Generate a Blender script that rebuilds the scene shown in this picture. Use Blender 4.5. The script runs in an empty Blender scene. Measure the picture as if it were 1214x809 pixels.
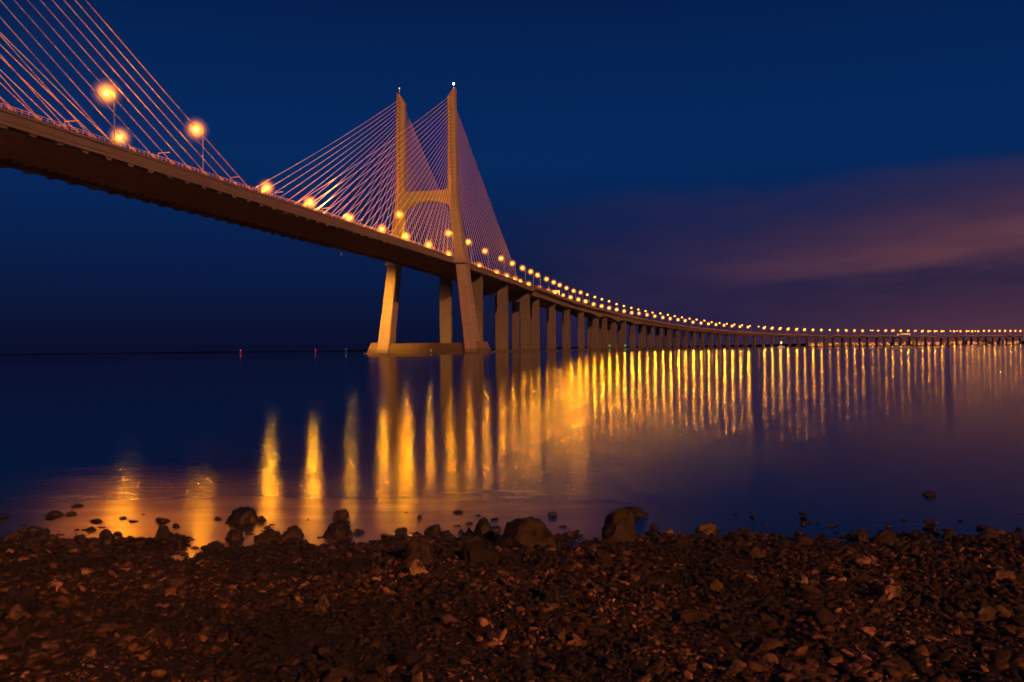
import bpy, bmesh, math, random
import numpy as np
from mathutils import Vector, Matrix, noise
random.seed(7); rng = np.random.default_rng(7)
R = math.radians
S = bpy.context.scene
COL = S.collection

# ------------------------------------------------------------------ camera
CAMZ, F, ROLL, PITCH = 1.7, 1057.0, 0.0105, 9.6 / 1057.0
cam = bpy.data.cameras.new('camera'); co = bpy.data.objects.new('camera', cam); COL.objects.link(co)
cam.sensor_width = 36; cam.lens = 36 * F / 1214.0; cam.clip_start = 0.05; cam.clip_end = 40000
right = Vector((math.cos(ROLL), 0, -math.sin(ROLL)))
fwd = Vector((0, math.cos(PITCH), math.sin(PITCH)))
right = (right - fwd * right.dot(fwd)).normalized()
up = right.cross(fwd)
M3 = Matrix((right, up, -fwd)).transposed()
co.matrix_world = Matrix.Translation((0, 0, CAMZ)) @ M3.to_4x4()
S.camera = co

# ------------------------------------------------------------------ helpers
def tag(o, label=None, cat=None, group=None, kind=None):
    if label: o['label'] = label
    if cat: o['category'] = cat
    if group: o['group'] = group
    if kind: o['kind'] = kind
    return o
def empty(name, loc=(0, 0, 0), rz=0):
    o = bpy.data.objects.new(name, None); o.location = loc; o.rotation_euler = (0, 0, rz)
    o.empty_display_size = 0.3; COL.objects.link(o); return o
class MB:
    def __init__(s): s.v = []; s.f = []
    def add(s, vs, fs):
        n = len(s.v); s.v += [tuple(p) for p in vs]; s.f += [tuple(i + n for i in f) for f in fs]
    def hexa(s, p):      # 8 points: bottom 0-3, top 4-7
        s.add(p, [(0, 3, 2, 1), (4, 5, 6, 7), (0, 1, 5, 4), (1, 2, 6, 5), (2, 3, 7, 6), (3, 0, 4, 7)])
    def box(s, x0, x1, y0, y1, z0, z1):
        s.hexa([(x0, y0, z0), (x1, y0, z0), (x1, y1, z0), (x0, y1, z0), (x0, y0, z1), (x1, y0, z1), (x1, y1, z1), (x0, y1, z1)])
    def tube(s, pts, r, n=6, r1=None, cap=True):
        pts = [Vector(p) for p in pts]; m = len(pts); vs = []; fs = []
        for i, p in enumerate(pts):
            t = (pts[min(i + 1, m - 1)] - pts[max(i - 1, 0)]).normalized()
            a = t.cross(Vector((0, 0, 1)))
            if a.length < 1e-3: a = t.cross(Vector((1, 0, 0)))
            a.normalize(); b = t.cross(a)
            rr = r if r1 is None else r + (r1 - r) * i / (m - 1)
            for k in range(n):
                q = 2 * math.pi * k / n
                vs.append(p + a * (rr * math.cos(q)) + b * (rr * math.sin(q)))
        for i in range(m - 1):
            for k in range(n):
                fs.append((i * n + k, i * n + (k + 1) % n, (i + 1) * n + (k + 1) % n, (i + 1) * n + k))
        if cap: fs.append(tuple(range(n))[::-1]); fs.append(tuple(range((m - 1) * n, m * n)))
        s.add(vs, fs)
    def lathe(s, prof, n=16, c=(0, 0, 0)):
        vs = []; fs = []; m = len(prof)
        for r, z in prof:
            for k in range(n):
                q = 2 * math.pi * k / n; vs.append((c[0] + r * math.cos(q), c[1] + r * math.sin(q), c[2] + z))
        for i in range(m - 1):
            for k in range(n): fs.append((i * n + k, i * n + (k + 1) % n, (i + 1) * n + (k + 1) % n, (i + 1) * n + k))
        fs.append(tuple(range(n))[::-1]); fs.append(tuple(range((m - 1) * n, m * n)))
        s.add(vs, fs)
    def build(s, name, mat, parent=None, loc=None, smooth=False, bevel=0):
        me = bpy.data.meshes.new(name); me.from_pydata(s.v, [], s.f)
        if bevel or True:
            bm = bmesh.new(); bm.from_mesh(me)
            bmesh.ops.recalc_face_normals(bm, faces=bm.faces)
            bm.to_mesh(me); bm.free()
        me.materials.append(mat)
        if smooth: me.polygons.foreach_set('use_smooth', [True] * len(me.polygons))
        o = bpy.data.objects.new(name, me); COL.objects.link(o)
        if parent: o.parent = parent
        if loc: o.location = loc
        if bevel:
            b = o.modifiers.new('bevel', 'BEVEL'); b.width = bevel; b.segments = 2; b.limit_method = 'ANGLE'
        return o
def copy_tree(o, parent=None):
    c = o.copy(); COL.objects.link(c); c.parent = parent
    for ch in list(o.children): copy_tree(ch, c)
    return c

# ------------------------------------------------------------------ materials
def newmat(name):
    m = bpy.data.materials.new(name); m.use_nodes = True; nt = m.node_tree
    return m, nt, nt.nodes['Principled BSDF']
def N(nt, t, **kw):
    n = nt.nodes.new(t)
    for k, v in kw.items():
        if k in n.inputs.keys(): n.inputs[k].default_value = v
        else: setattr(n, k, v)
    return n
def math_(nt, op, a, b=None, c=None, clamp=False):
    n = nt.nodes.new('ShaderNodeMath'); n.operation = op; n.use_clamp = clamp
    for i, v in enumerate((a, b, c)):
        if v is None: continue
        if hasattr(v, 'is_linked') or hasattr(v, 'links'): nt.links.new(v, n.inputs[i])
        else: n.inputs[i].default_value = v
    return n.outputs[0]
def mixc(nt, fac, a, b, mode='MIX'):
    n = nt.nodes.new('ShaderNodeMix'); n.data_type = 'RGBA'; n.blend_type = mode
    for i, v in ((0, fac), (6, a), (7, b)):
        if hasattr(v, 'links'): nt.links.new(v, n.inputs[i])
        else: n.inputs[i].default_value = v if i == 0 else (*v[:3], 1)
    return n.outputs[2]
def ramp(nt, fac, stops, interp='LINEAR'):
    n = nt.nodes.new('ShaderNodeValToRGB'); cr = n.color_ramp; cr.interpolation = interp
    while len(cr.elements) < len(stops): cr.elements.new(0.5)
    for e, (p, c) in zip(cr.elements, stops):
        e.position = p; e.color = (*c, 1) if len(c) == 3 else c
    nt.links.new(fac, n.inputs[0]); return n.outputs[0]
def geo_pos(nt): return nt.nodes.new('ShaderNodeNewGeometry').outputs['Position']
def scaled(nt, vec, sc):
    n = nt.nodes.new('ShaderNodeVectorMath'); n.operation = 'MULTIPLY'; nt.links.new(vec, n.inputs[0]); n.inputs[1].default_value = sc
    return n.outputs[0]
def noise_(nt, vec, scale, detail=4, rough=.55, dist=0):
    n = nt.nodes.new('ShaderNodeTexNoise'); nt.links.new(vec, n.inputs['Vector'])
    n.inputs['Scale'].default_value = scale; n.inputs['Detail'].default_value = detail
    n.inputs['Roughness'].default_value = rough; n.inputs['Distortion'].default_value = dist
    return n.outputs[0]

def concrete(name, base, var=.35, lift=0.0):
    m, nt, b = newmat(name); p = geo_pos(nt)
    stain = noise_(nt, scaled(nt, p, (1, 1, .25)), .22, 6, .65)
    fine = noise_(nt, p, 1.3, 5, .6)
    c = ramp(nt, stain, [(.25, tuple(x * (1 - var) for x in base)), (.5, base), (.75, tuple(min(1, x * (1 + var * .5)) for x in base))])
    c = mixc(nt, .5, c, ramp(nt, fine, [(.3, tuple(x * .7 for x in base)), (.7, tuple(x * 1.15 for x in base))]))
    if lift:       # horizontal pour joints every few metres
        sx = nt.nodes.new('ShaderNodeSeparateXYZ'); nt.links.new(p, sx.inputs[0])
        fr = math_(nt, 'FRACT', math_(nt, 'DIVIDE', sx.outputs[2], lift))
        j = math_(nt, 'LESS_THAN', fr, .06)
        c = mixc(nt, math_(nt, 'MULTIPLY', j, .45), c, tuple(x * .45 for x in base))
        wet = ramp(nt, math_(nt, 'DIVIDE', sx.outputs[2], 8.0, clamp=True), [(0, (1, 1, 1)), (.22, (.9, .9, .9)), (.34, (0, 0, 0))])
        c = mixc(nt, math_(nt, 'MULTIPLY', wet, .6), c, (.04, .04, .035))
    nt.links.new(c, b.inputs['Base Color']); b.inputs['Roughness'].default_value = .85
    bp = nt.nodes.new('ShaderNodeBump'); bp.inputs['Strength'].default_value = .4; bp.inputs['Distance'].default_value = .15
    nt.links.new(fine, bp.inputs['Height']); nt.links.new(bp.outputs[0], b.inputs['Normal'])
    return m
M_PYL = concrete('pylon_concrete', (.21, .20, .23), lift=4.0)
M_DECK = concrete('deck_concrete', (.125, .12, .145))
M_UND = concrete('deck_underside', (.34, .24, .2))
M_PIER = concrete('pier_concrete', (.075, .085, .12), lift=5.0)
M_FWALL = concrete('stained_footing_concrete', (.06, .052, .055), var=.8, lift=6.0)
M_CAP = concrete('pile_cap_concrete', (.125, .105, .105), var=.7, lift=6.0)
def plain(name, col, rough=.5, metal=0):
    m, nt, b = newmat(name); p = geo_pos(nt)
    f = noise_(nt, p, 2.2, 4)
    nt.links.new(ramp(nt, f, [(.3, tuple(x * .75 for x in col)), (.7, tuple(min(1, x * 1.15) for x in col))]), b.inputs['Base Color'])
    b.inputs['Roughness'].default_value = rough; b.inputs['Metallic'].default_value = metal; return m
M_CABLE = plain('cable_sheath', (.86, .62, .42), .5)
M_RAIL = plain('lamplit_tint_rail', (.8, .52, .26), .55)  # yellow sodium lamplight is put into this warm colour
M_POLE = plain('galvanised_steel', (.42, .41, .39), .4, .3)
M_ASPH = plain('asphalt', (.05, .05, .05), .9)
M_DARK = plain('recess_shade', (.02, .02, .02), .9)
M_RED = plain('buoy_red', (.4, .04, .03), .5); M_GRN = plain('buoy_green', (.03, .25, .08), .5)
M_WHITE = plain('white_hull', (.7, .7, .68), .4)
M_WALL = plain('far_wall', (.3, .27, .24), .8); M_ROOF = plain('far_roof', (.15, .08, .06), .8)
def emit(name, col, st):
    m, nt, b = newmat(name); b.inputs['Base Color'].default_value = (*col, 1)
    b.inputs['Emission Color'].default_value = (*col, 1); b.inputs['Emission Strength'].default_value = st
    m.cycles.emission_sampling = 'NONE'; return m
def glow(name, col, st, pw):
    # lamp bloom put in as an emissive shell: adds light, hides nothing, brightest through its middle
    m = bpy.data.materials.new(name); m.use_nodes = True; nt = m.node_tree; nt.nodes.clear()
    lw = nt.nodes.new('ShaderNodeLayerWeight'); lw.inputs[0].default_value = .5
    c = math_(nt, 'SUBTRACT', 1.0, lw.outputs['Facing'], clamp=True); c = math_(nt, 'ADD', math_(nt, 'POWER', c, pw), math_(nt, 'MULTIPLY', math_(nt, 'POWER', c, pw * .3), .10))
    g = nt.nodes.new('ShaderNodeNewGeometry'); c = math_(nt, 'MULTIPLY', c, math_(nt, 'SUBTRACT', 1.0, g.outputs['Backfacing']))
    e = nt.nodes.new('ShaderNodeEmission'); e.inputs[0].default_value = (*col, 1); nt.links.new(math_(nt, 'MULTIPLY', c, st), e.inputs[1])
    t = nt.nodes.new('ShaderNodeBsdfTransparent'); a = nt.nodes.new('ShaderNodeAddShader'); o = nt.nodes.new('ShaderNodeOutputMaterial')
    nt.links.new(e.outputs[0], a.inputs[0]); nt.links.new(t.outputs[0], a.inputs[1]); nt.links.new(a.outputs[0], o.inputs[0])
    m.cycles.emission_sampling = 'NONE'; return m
SOD = (1.0, .33, .003)
LAMP_L = 3600
E_BR = emit('sodium_bright', (1, .42, .02), 40); E_MD = emit('sodium_mid', (1, .40, .02), 26); E_DM = emit('sodium_dim', (1, .38, .03), 18)
def bulb_data(name, L, r=.62):
    li = bpy.data.lights.new(name, 'POINT'); li.energy = 4 * math.pi ** 2 * r * r * L; li.color = SOD; li.shadow_soft_size = r; return li
BULB = {'b': bulb_data('sodium_bulb', LAMP_L), 'm': bulb_data('sodium_bulb', LAMP_L * .34), 'f': bulb_data('sodium_bulb', LAMP_L * .62), 'g': bulb_data('sodium_bulb', LAMP_L * .4), 'e': bulb_data('sodium_bulb', LAMP_L * .09)}
E_OFF = plain('lamp_glass_unlit', (.5, .5, .45), .2)
E_BCN = emit('beacon_light', (1, .62, .38), 25); E_BCD = emit('beacon_dim', (1, .6, .4), 12)
E_RED = emit('signal_red', (1, .04, .06), 1.2); E_GRN = emit('signal_green', (.02, 1, .45), .7)
E_WIN = emit('lit_windows', (1, .42, .08), 1.6); E_WINW = emit('lit_windows_white', (1, .62, .34), 1.3)
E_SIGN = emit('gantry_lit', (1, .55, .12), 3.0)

# ------------------------------------------------------------------ bridge alignment (s runs along the near parapet, w is the offset, negative = away)
kn = [-520, 330, 600, 900, 1250, 1650, 2100, 3600]
hd = [13.66, 13.66, 23.6, 30.8, 41.4, 50.0, 54.4, 54.8]
SS = np.arange(-520, 3601, 5.0)
HH = np.radians(np.interp(SS, kn, hd))
XX = np.cumsum(np.sin(HH)) * 5; YY = np.cumsum(np.cos(HH)) * 5
i0 = int(np.argmin(abs(SS))); XX = XX - XX[i0] - 29.1; YY = YY - YY[i0] + 513.0
ZK = ([-520, -60, 0, 100, 200, 330, 460, 570, 680, 800, 925, 1165, 1405, 1840, 2390, 3600],
      [53.7, 53.7, 53.2, 51.7, 50.2, 48.2, 45.6, 42.5, 38.6, 34.6, 30.8, 25.2, 21.6, 20.6, 22.6, 23])
ZZ = np.interp(SS, *ZK); ker = np.ones(21) / 21; ZZ = np.convolve(np.pad(ZZ, 10, mode='edge'), ker, mode='valid')
def P(s, w=0.0, z=None, dz=0.0):
    h = np.interp(s, SS, HH); x = np.interp(s, SS, XX) + w * math.cos(h); y = np.interp(s, SS, YY) - w * math.sin(h)
    zz = np.interp(s, SS, ZZ) if z is None else z
    return Vector((float(x), float(y), float(zz + dz)))
def head(s): return float(np.interp(s, SS, HH))
def sweep(mb, s0, s1, w0, w1, z0, z1, step=10):
    n = max(1, int(round((s1 - s0) / step))); vs = []; fs = []
    for i in range(n + 1):
        s = s0 + (s1 - s0) * i / n
        a = z0(s) if callable(z0) else z0; b = z1(s) if callable(z1) else z1
        vs += [P(s, w0, dz=a), P(s, w1, dz=a), P(s, w1, dz=b), P(s, w0, dz=b)]
        if i:
            k = (i - 1) * 4
            for j in range(4): fs.append((k + j, k + (j + 1) % 4, k + 4 + (j + 1) % 4, k + 4 + j))
    fs.append((0, 1, 2, 3)); m = n * 4; fs.append((m, m + 3, m + 2, m + 1)); mb.add(vs, fs)
def sbox(mb, s0, s1, w0, w1, z0, z1, absz=False, s_t=None, w_t=None):
    """box in bridge coordinates; s_t/w_t give other extents at the top"""
    a, b = (s_t or (s0, s1)); c, d = (w_t or (w0, w1))
    def q(s, w, z): return P(s, w, z=z) if absz else P(s, w, dz=z)
    mb.hexa([q(s0, w0, z0), q(s1, w0, z0), q(s1, w1, z0), q(s0, w1, z0), q(a, c, z1), q(b, c, z1), q(b, d, z1), q(a, d, z1)])

# ---------------------------------------------------------------- cable-stayed bridge
DW = 33.0
bridge = tag(empty('cable_stayed_bridge', P(-11, -16, z=0)), 'concrete cable-stayed road bridge with tall H-shaped pylon and fans of lit cables', 'bridge')
inv = Matrix.Translation(-bridge.location)
def under(o, par=bridge):                       # parent keeping world coordinates
    o.parent = par; o.matrix_parent_inverse = Matrix.Translation(par.location).inverted() if par.parent is None else Matrix.Identity(4)
    return o
mb = MB(); E0, E1 = -520, 204
sweep(mb, E0, E1, -2.4, 0, -3.1, .1); sweep(mb, E0, E1, -DW, -DW + 2.4, -3.1, .1)
sweep(mb, E0, E1, 0, .22, -.35, .38); sweep(mb, E0, E1, 0, .12, -2.2, -2.0); sweep(mb, E0, E1, -DW - .22, -DW, -.35, .38)
deck = under(mb.build('edge_girder', M_DECK))
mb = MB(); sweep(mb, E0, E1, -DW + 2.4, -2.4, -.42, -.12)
under(mb.build('road_slab', concrete('slab_soffit', (.035, .028, .03))))  # soffit colour darkened to put shade between the cross beams
mb = MB(); sweep(mb, E0, E1, -DW + 3.0, -3.0, -.12, -.02)
under(mb.build('carriageway', M_ASPH))
mb = MB(); s = E0 + 2.0
while s < E1:
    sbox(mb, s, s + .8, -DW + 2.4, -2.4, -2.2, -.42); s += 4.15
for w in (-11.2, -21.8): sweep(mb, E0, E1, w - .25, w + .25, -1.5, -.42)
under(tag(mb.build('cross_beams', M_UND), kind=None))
s = -516
while s < -102:
    for wa, wb in ((-1.8, -.3), (-DW + .3, -DW + 1.8)):
        mb = MB(); sbox(mb, s, s + 1.6, wa, wb, -3.75, -3.1, s_t=(s - .5, s + 2.1)); under(mb.build('anchor_block', M_DECK))
    s += 8.3
def railing(name, s0, s1, w, par, dense=1.9, h=1.25):
    mb = MB()
    sweep(mb, s0, s1, w - .05, w + .05, h, h + .1, 8); sweep(mb, s0, s1, w - .03, w + .03, h * .55 + .1, h * .55 + .16, 8)
    s = s0
    while s < s1 - .2:
        sbox(mb, s, s + .12, w - .06, w + .06, .38 if abs(w) < 1 or w < -32 else .1, h); s += dense
    o = mb.build(name, M_RAIL); return under(o, par)
railing('railing', E0, E1, .1, bridge); railing('railing', E0, E1, -DW - .1, bridge)
mb = MB()
sweep(mb, E0, E1, -3.4, -3.15, .1, .9, 8); sweep(mb, E0, E1, -DW + 3.15, -DW + 3.4, .1, .9, 8); sweep(mb, E0, E1, -16.7, -16.3, -.02, .85, 8)
under(mb.build('crash_barrier', M_RAIL))
# short lit arms on the parapet
for s in (-349, -315, -280, -244, -216, -180, -147, -112):
    mb = MB(); a = P(s, .1, dz=.4); b = P(s - .2, .1, dz=2.0); c = P(s + 3.2, 1.2, dz=2.9)
    mb.tube([a, b], .08); mb.tube([b, c], .13, n=6); under(mb.build('parapet_arm', M_RAIL))

# pylons
WC, HT = -16.0, 150.0
def leg_sec(z):           # centre offset from the axis, half width (transverse), half length (along)
    if z < 88: k = z / 88; return 26.2 + (15.6 - 26.2) * k, 3.5 + (2.5 - 3.5) * k, 5.6 + (3.3 - 5.6) * k
    k = (z - 88) / (HT - 88); return 15.6 + (15.1 - 15.6) * k, 2.5 + (2.15 - 2.5) * k, 3.3 + (2.7 - 3.3) * k
def make_pylon(s0, detailed):
    pyl = under(empty('pylon', (0, 0, 0))); 
    pyl.parent = bridge; pyl.matrix_parent_inverse = Matrix.Identity(4); pyl.location = P(s0, WC, z=0) - bridge.location
    c0 = P(s0, WC, z=0); h = head(s0)
    def put(mb_local, name, mat, bevel=0, par=pyl):
        o = mb_local.build(name, mat, bevel=bevel); o.parent = par; o.rotation_euler = (0, 0, -h); return o
    # local axes: x = transverse (toward the near side), y = along the bridge
    for sg in (1, -1):
        mb = MB(); zs = [0, 12, 25, 38, 52, 66, 78, 88, 92, 100, 115, 130, 141.5]
        rings = []
        for z in zs:
            o_, a, b = leg_sec(z); ch = .55
            pts = [(-a + ch, -b), (a - ch, -b), (a, -b + ch), (a, b - ch), (a - ch, b), (-a + ch, b), (-a, b - ch), (-a, -b + ch)]
            rings.append([(sg * o_ + x, y, z) for x, y in pts])
        o_, a, b = leg_sec(HT); top = []   # sloping top: the outer side is higher
        for x, y in [(-a + .55, -b), (a - .55, -b), (a, -b + .55), (a, b - .55), (a - .55, b), (-a + .55, b), (-a, b - .55), (-a, -b + .55)]:
            k = (sg * x + a) / (2 * a); top.append((sg * o_ + x, y, 143.8 + 5.6 * k))
        rings.append(top)
        vs = [p for r in rings for p in r]; fs = []
        for i in range(len(rings) - 1):
            for k in range(8): fs.append((i * 8 + k, i * 8 + (k + 1) % 8, i * 8 + 8 + (k + 1) % 8, i * 8 + 8 + k))
        fs.append(tuple(range(8))); fs.append(tuple(range(len(vs) - 8, len(vs)))); mb.add(vs, fs)
        # vertical groove panels on the lower outer/inner faces
        leg = put(mb, 'leg', M_PYL)
        # anchor recesses up front and back face, their shade put in as dark blocks
        mb = MB()
        for k in range(24):
            z = 98 + 2.02 * k; o_, a, b = leg_sec(z)
            for ysg in (-1, 1):
                x = sg * o_ - .35
                mb.hexa([(x - .34, ysg * (b - .3), z - .5), (x + .34, ysg * (b - .3), z - .5), (x + .34, ysg * (b + .03), z - .5), (x - .34, ysg * (b + .03), z - .5),
                         (x - .34, ysg * (b - .3), z + .55), (x + .34, ysg * (b - .3), z + .55), (x + .34, ysg * (b + .03), z + .55), (x - .34, ysg * (b + .03), z + .55)])
        r_ = put(mb, 'anchor_recess_shade_column', M_DARK)
        # collar where the deck passes
        mb = MB(); o_, a, b = leg_sec(50.5)
        mb.box(sg * o_ - a - .9, sg * o_ + a + .9, -b - 1.0, b + 1.0, 50.0, 51.3)
        mb.box(sg * o_ - a - .5, sg * o_ + a + .5, -b - .6, b + .6, 51.303, 53.6)
        put(mb, 'deck_collar', M_PYL, .15)
        # sloping foot block
        mb = MB(); o0 = 26.2
        xa, xb = sg * (o0 + 2.2), sg * (o0 + 10.2); xt = sg * (o0 + 6.9)
        mb.hexa([(xa, -5.2, -1), (xb, -5.2, -1), (xb, 5.2, -1), (xa, 5.2, -1), (xa, -4.9, 6.3), (xt, -4.6, 6.3), (xt, 4.6, 6.3), (xa, 4.9, 6.3)])
        put(mb, 'foot_block', M_CAP, .1)
        o_, a, b = leg_sec(HT); topz = 149.3
        mb = MB(); x = sg * (o_ + a * .55)
        mb.tube([(x, 0, topz - 1), (x, 0, topz + 1.2)], .12); mb.lathe([(.35, 0), (.42, .2), (.42, .5), (.2, .6)], 10, (x, 0, topz + 1.2))
        bc = put(mb, 'beacon_post', M_POLE)
        mb = MB(); rr = .6 if sg > 0 else .2; mb.lathe([(.2, -.9), (.7, -.5), (1, 0), (.7, .5), (.2, .9)], 10)
        mb.v = [(x + v[0] * rr, v[1] * rr, topz + 2.6 + v[2] * rr) for v in mb.v]
        put(mb, 'beacon', E_BCN if sg > 0 and detailed else E_BCD)
    # crossbeam with arched soffit and filleted upper corners
    mb = MB(); vs = []; n = 28; hl = 2.7
    half = 15.55 - 2.3
    for i in range(n + 1):
        x = -half + 2 * half * i / n; u = x / half
        zb = 86.2 - 2.6 * abs(u) ** 2.2 - (1.6 * max(0, abs(u) - .9) * 10 * .5)
        e = max(0, abs(x) - (half - 3.2)) / 3.2; zt = 91.8 + 3.2 * (1 - math.sqrt(max(0, 1 - e * e)))
        vs += [(x, -hl, zb), (x, hl, zb), (x, hl, zt), (x, -hl, zt)]
    fs = [(0, 1, 2, 3), (n * 4, n * 4 + 3, n * 4 + 2, n * 4 + 1)]
    for i in range(n):
        k = i * 4
        for j in range(4): fs.append((k + j, k + (j + 1) % 4, k + 4 + (j + 1) % 4, k + 4 + j))
    mb.add(vs, fs); put(mb, 'crossbeam', M_PYL)
    # footing wall between the legs
    mb = MB(); mb.box(-23.5, 23.5, -3.2, 3.2, -1, 5.6)
    for x in (-14, -4.7, 4.7, 14): mb.box(x - .5, x + .5, -3.45, -3.202, -1, 5.5)
    put(mb, 'footing_wall', M_FWALL, .1)
    mb = MB(); mb.box(-36.8, 36.8, -6.6, 6.6, -1.5, .35); put(mb, 'pile_cap', M_CAP, .1)
    return pyl
make_pylon(-11, True); make_pylon(-431, False)
def added_floodlight(pos, target, power, cone, label, blend=.6, col=(1, .42, .06)):  # unseen lamps added to brighten the far leg, cables and deck underside
    root = tag(empty('added_floodlight', pos), label, 'added_floodlight', 'added floodlights on the bridge')
    d = (Vector(target) - Vector(pos)).normalized(); q = d.to_track_quat('-Z', 'Y')
    mb = MB(); mb.box(-.35, .35, -.06, .06, -.9, -.3); mb.box(-.5, .5, -.3, .3, -1.0, -.9); mb.build('added_flood_bracket', M_POLE, root)
    mb = MB(); mb.lathe([(.25, .45), (.45, .1), (.5, -.02)], 14); mb.v = [tuple(q @ Vector(v)) for v in mb.v]; mb.build('added_flood_housing', M_POLE, root)
    li = bpy.data.lights.new('added_flood_beam', 'SPOT'); li.energy = power; li.color = col; li.spot_size = R(cone); li.spot_blend = blend; li.shadow_soft_size = .4
    o = bpy.data.objects.new('added_flood_beam', li); COL.objects.link(o); o.location = Vector(pos) + d * .5; o.rotation_euler = q.to_euler()
pc = lambda s0, w, z=1.7: P(s0, w, z=z)
added_floodlight(P(-82, -DW - 3.5, z=50.0), P(-11, WC - 24, z=19), 1.1e6, 46, 'added unseen lamp bracketed under the far parapet aimed at the far leg', 1, (1, .34, .02))
added_floodlight(pc(-18.8, WC + 4), P(-130, WC + 2, z=53), 8e3, 60, 'added unseen lamp on the pile cap aimed along the dark underside of the deck', 1, (1, .30, .09))
added_floodlight(pc(-420, WC + 6), P(-300, WC, z=53), 2.2e4, 70, 'added unseen lamp on the water-level footing of the left pylon', 1, (1, .30, .09))
added_floodlight(P(-140, -3.8, z=55.0), P(-330, -14, z=105), 2.6e6, 62, 'added unseen lamp on the deck aimed up the left cable fan', 1, (1, .36, .03))
added_floodlight(P(-150, -3.8, z=55.0), P(-11, -10, z=130), 3.2e5, 80, 'added unseen lamp on the deck aimed up the cables and pylon', 1)

# stay cables
def cable(a, b, r=.13, sag=.008):
    mb = MB(); L = (b - a).length; pts = []
    for i in range(9):
        t = i / 8; p = a.lerp(b, t); p.z -= 4 * sag * L * t * (1 - t); pts.append(p)
    mb.tube(pts, r, 6); d = (b - a).normalized(); mb.tube([a - d * .3, a + d * 2.4], .27, 8); return mb
def top(sp, side, k, front):
    z = 98 + 2.02 * (23 - k); o_, a, b = leg_sec(z)
    return P(sp + (-b if front else b), WC + side * (o_ - .35 * side) if side > 0 else WC - o_ - .35, z=z)
cables = []
for side, w in ((1, -.9), (-1, -DW + .9)):
    for k in range(24):
        cables.append((0, P(-229.6 - 8.3 * k, w, dz=.3), top(-431, side, k, False), .105))
        cables.append((1 if k < 24 else 2, P(-201 + 7.75 * k, w, dz=.3), top(-11, side, k, True), .085))
        cables.append((2, P(153 - 6.6 * k, w, dz=.3), top(-11, side, k, False), .09))
cnt = 0; rest = MB()
for g, a, b, r in cables:
    m = cable(a, b, r)
    if g < 2:
        under(m.build('stay_cable', M_CABLE)); cnt += 1
    else: rest.add(m.v, m.f)
under(tag(rest.build('backstay_cables', M_CABLE), kind='stuff'))
# side span piers
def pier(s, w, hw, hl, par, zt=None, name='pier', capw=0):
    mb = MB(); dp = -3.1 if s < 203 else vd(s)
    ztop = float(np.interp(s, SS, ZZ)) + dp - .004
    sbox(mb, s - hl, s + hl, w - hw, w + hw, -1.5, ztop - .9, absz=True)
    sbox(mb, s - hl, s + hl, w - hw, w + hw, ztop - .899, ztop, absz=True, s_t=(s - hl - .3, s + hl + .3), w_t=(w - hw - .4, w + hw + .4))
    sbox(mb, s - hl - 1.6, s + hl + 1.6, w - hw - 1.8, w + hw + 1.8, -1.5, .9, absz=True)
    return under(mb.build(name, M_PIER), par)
for s in (55, 122, 194):
    pier(s, -6.2, 3.7, 1.9, bridge); pier(s, -26.8, 3.7, 1.9, bridge)
for s in (122, 194):
    mb = MB(); zt = float(np.interp(s, SS, ZZ)) - 5.5
    sbox(mb, s - 1.6, s + 1.6, -22.9, -10.1, zt - 5.5, zt, absz=True); under(mb.build('portal_beam', M_PIER))

# ---------------------------------------------------------------- viaduct
via = tag(empty('viaduct', P(204, -16, z=0)), 'long curved concrete viaduct on rows of piers running to the far shore at right', 'bridge')
VS1 = 3600
HC = [522, 622, 698]
def vd(s):
    d = float(np.interp(s, [204, 206, 480, 900, 1400, 3600], [-5.2, -5.2, -5.0, -4.0, -3.2, -3.0]))
    for c in (512, 588, 668): d -= 3.2 * max(0, 1 - abs(s - c) / 34) ** 2
    return d
def sweepv(*a, **k): sweep(*a, **k)
mb = MB(); V0 = 204.05
sweepv(mb, V0, VS1, -DW, 0, -.9, .1); sweepv(mb, V0, VS1, 0, .22, -.35, .38); sweepv(mb, V0, VS1, -DW - .22, -DW, -.35, .38)
under(mb.build('road_slab', M_DECK), via)
for a, b in ((-13.2, -2.2), (-30.8, -19.8)):
    mb = MB(); n = 420; vs = []; fs = []
    for i in range(n + 1):
        s = V0 + (VS1 - V0) * i / n; d = vd(s)
        vs += [P(s, a + 1.2, dz=d), P(s, b - 1.2, dz=d), P(s, b, dz=-.902), P(s, a, dz=-.902)]
        if i:
            k = (i - 1) * 4
            for j in range(4): fs.append((k + j, k + (j + 1) % 4, k + 4 + (j + 1) % 4, k + 4 + j))
    fs += [(0, 1, 2, 3), (n * 4, n * 4 + 3, n * 4 + 2, n * 4 + 1)]
    mb.add(vs, fs); under(mb.build('box_girder', M_DECK), via)
mb = MB(); sweep(mb, V0, VS1, -DW + 3, -3, .104, .16); under(mb.build('carriageway', M_ASPH), via)
ms, nts, bs = newmat('added_frosted_screen'); bs.inputs['Base Color'].default_value = (.6, .5, .35, 1); bs.inputs['Roughness'].default_value = .6
tr = nts.nodes.new('ShaderNodeBsdfTranslucent'); tr.inputs[0].default_value = (.55, .45, .3, 1); mxx = nts.nodes.new('ShaderNodeMixShader'); mxx.inputs[0].default_value = .8
nts.links.new(ramp(nts, noise_(nts, geo_pos(nts), .35, 3), [(.3, (.4, .33, .22)), (.7, (.6, .5, .33))]), tr.inputs[0])
nts.links.new(bs.outputs[0], mxx.inputs[1]); nts.links.new(tr.outputs[0], mxx.inputs[2]); nts.links.new(mxx.outputs[0], nts.nodes['Material Output'].inputs['Surface'])
mb = MB(); sweep(mb, V0, VS1, .09, .11, .4, 2.1); under(mb.build('added_glow_screen', ms), via)  # translucent screen added to suggest a lit deck edge
railing('railing', V0, VS1, .1, via, dense=6.0); railing('railing', V0, VS1, -DW - .1, via, dense=6.0)
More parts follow.
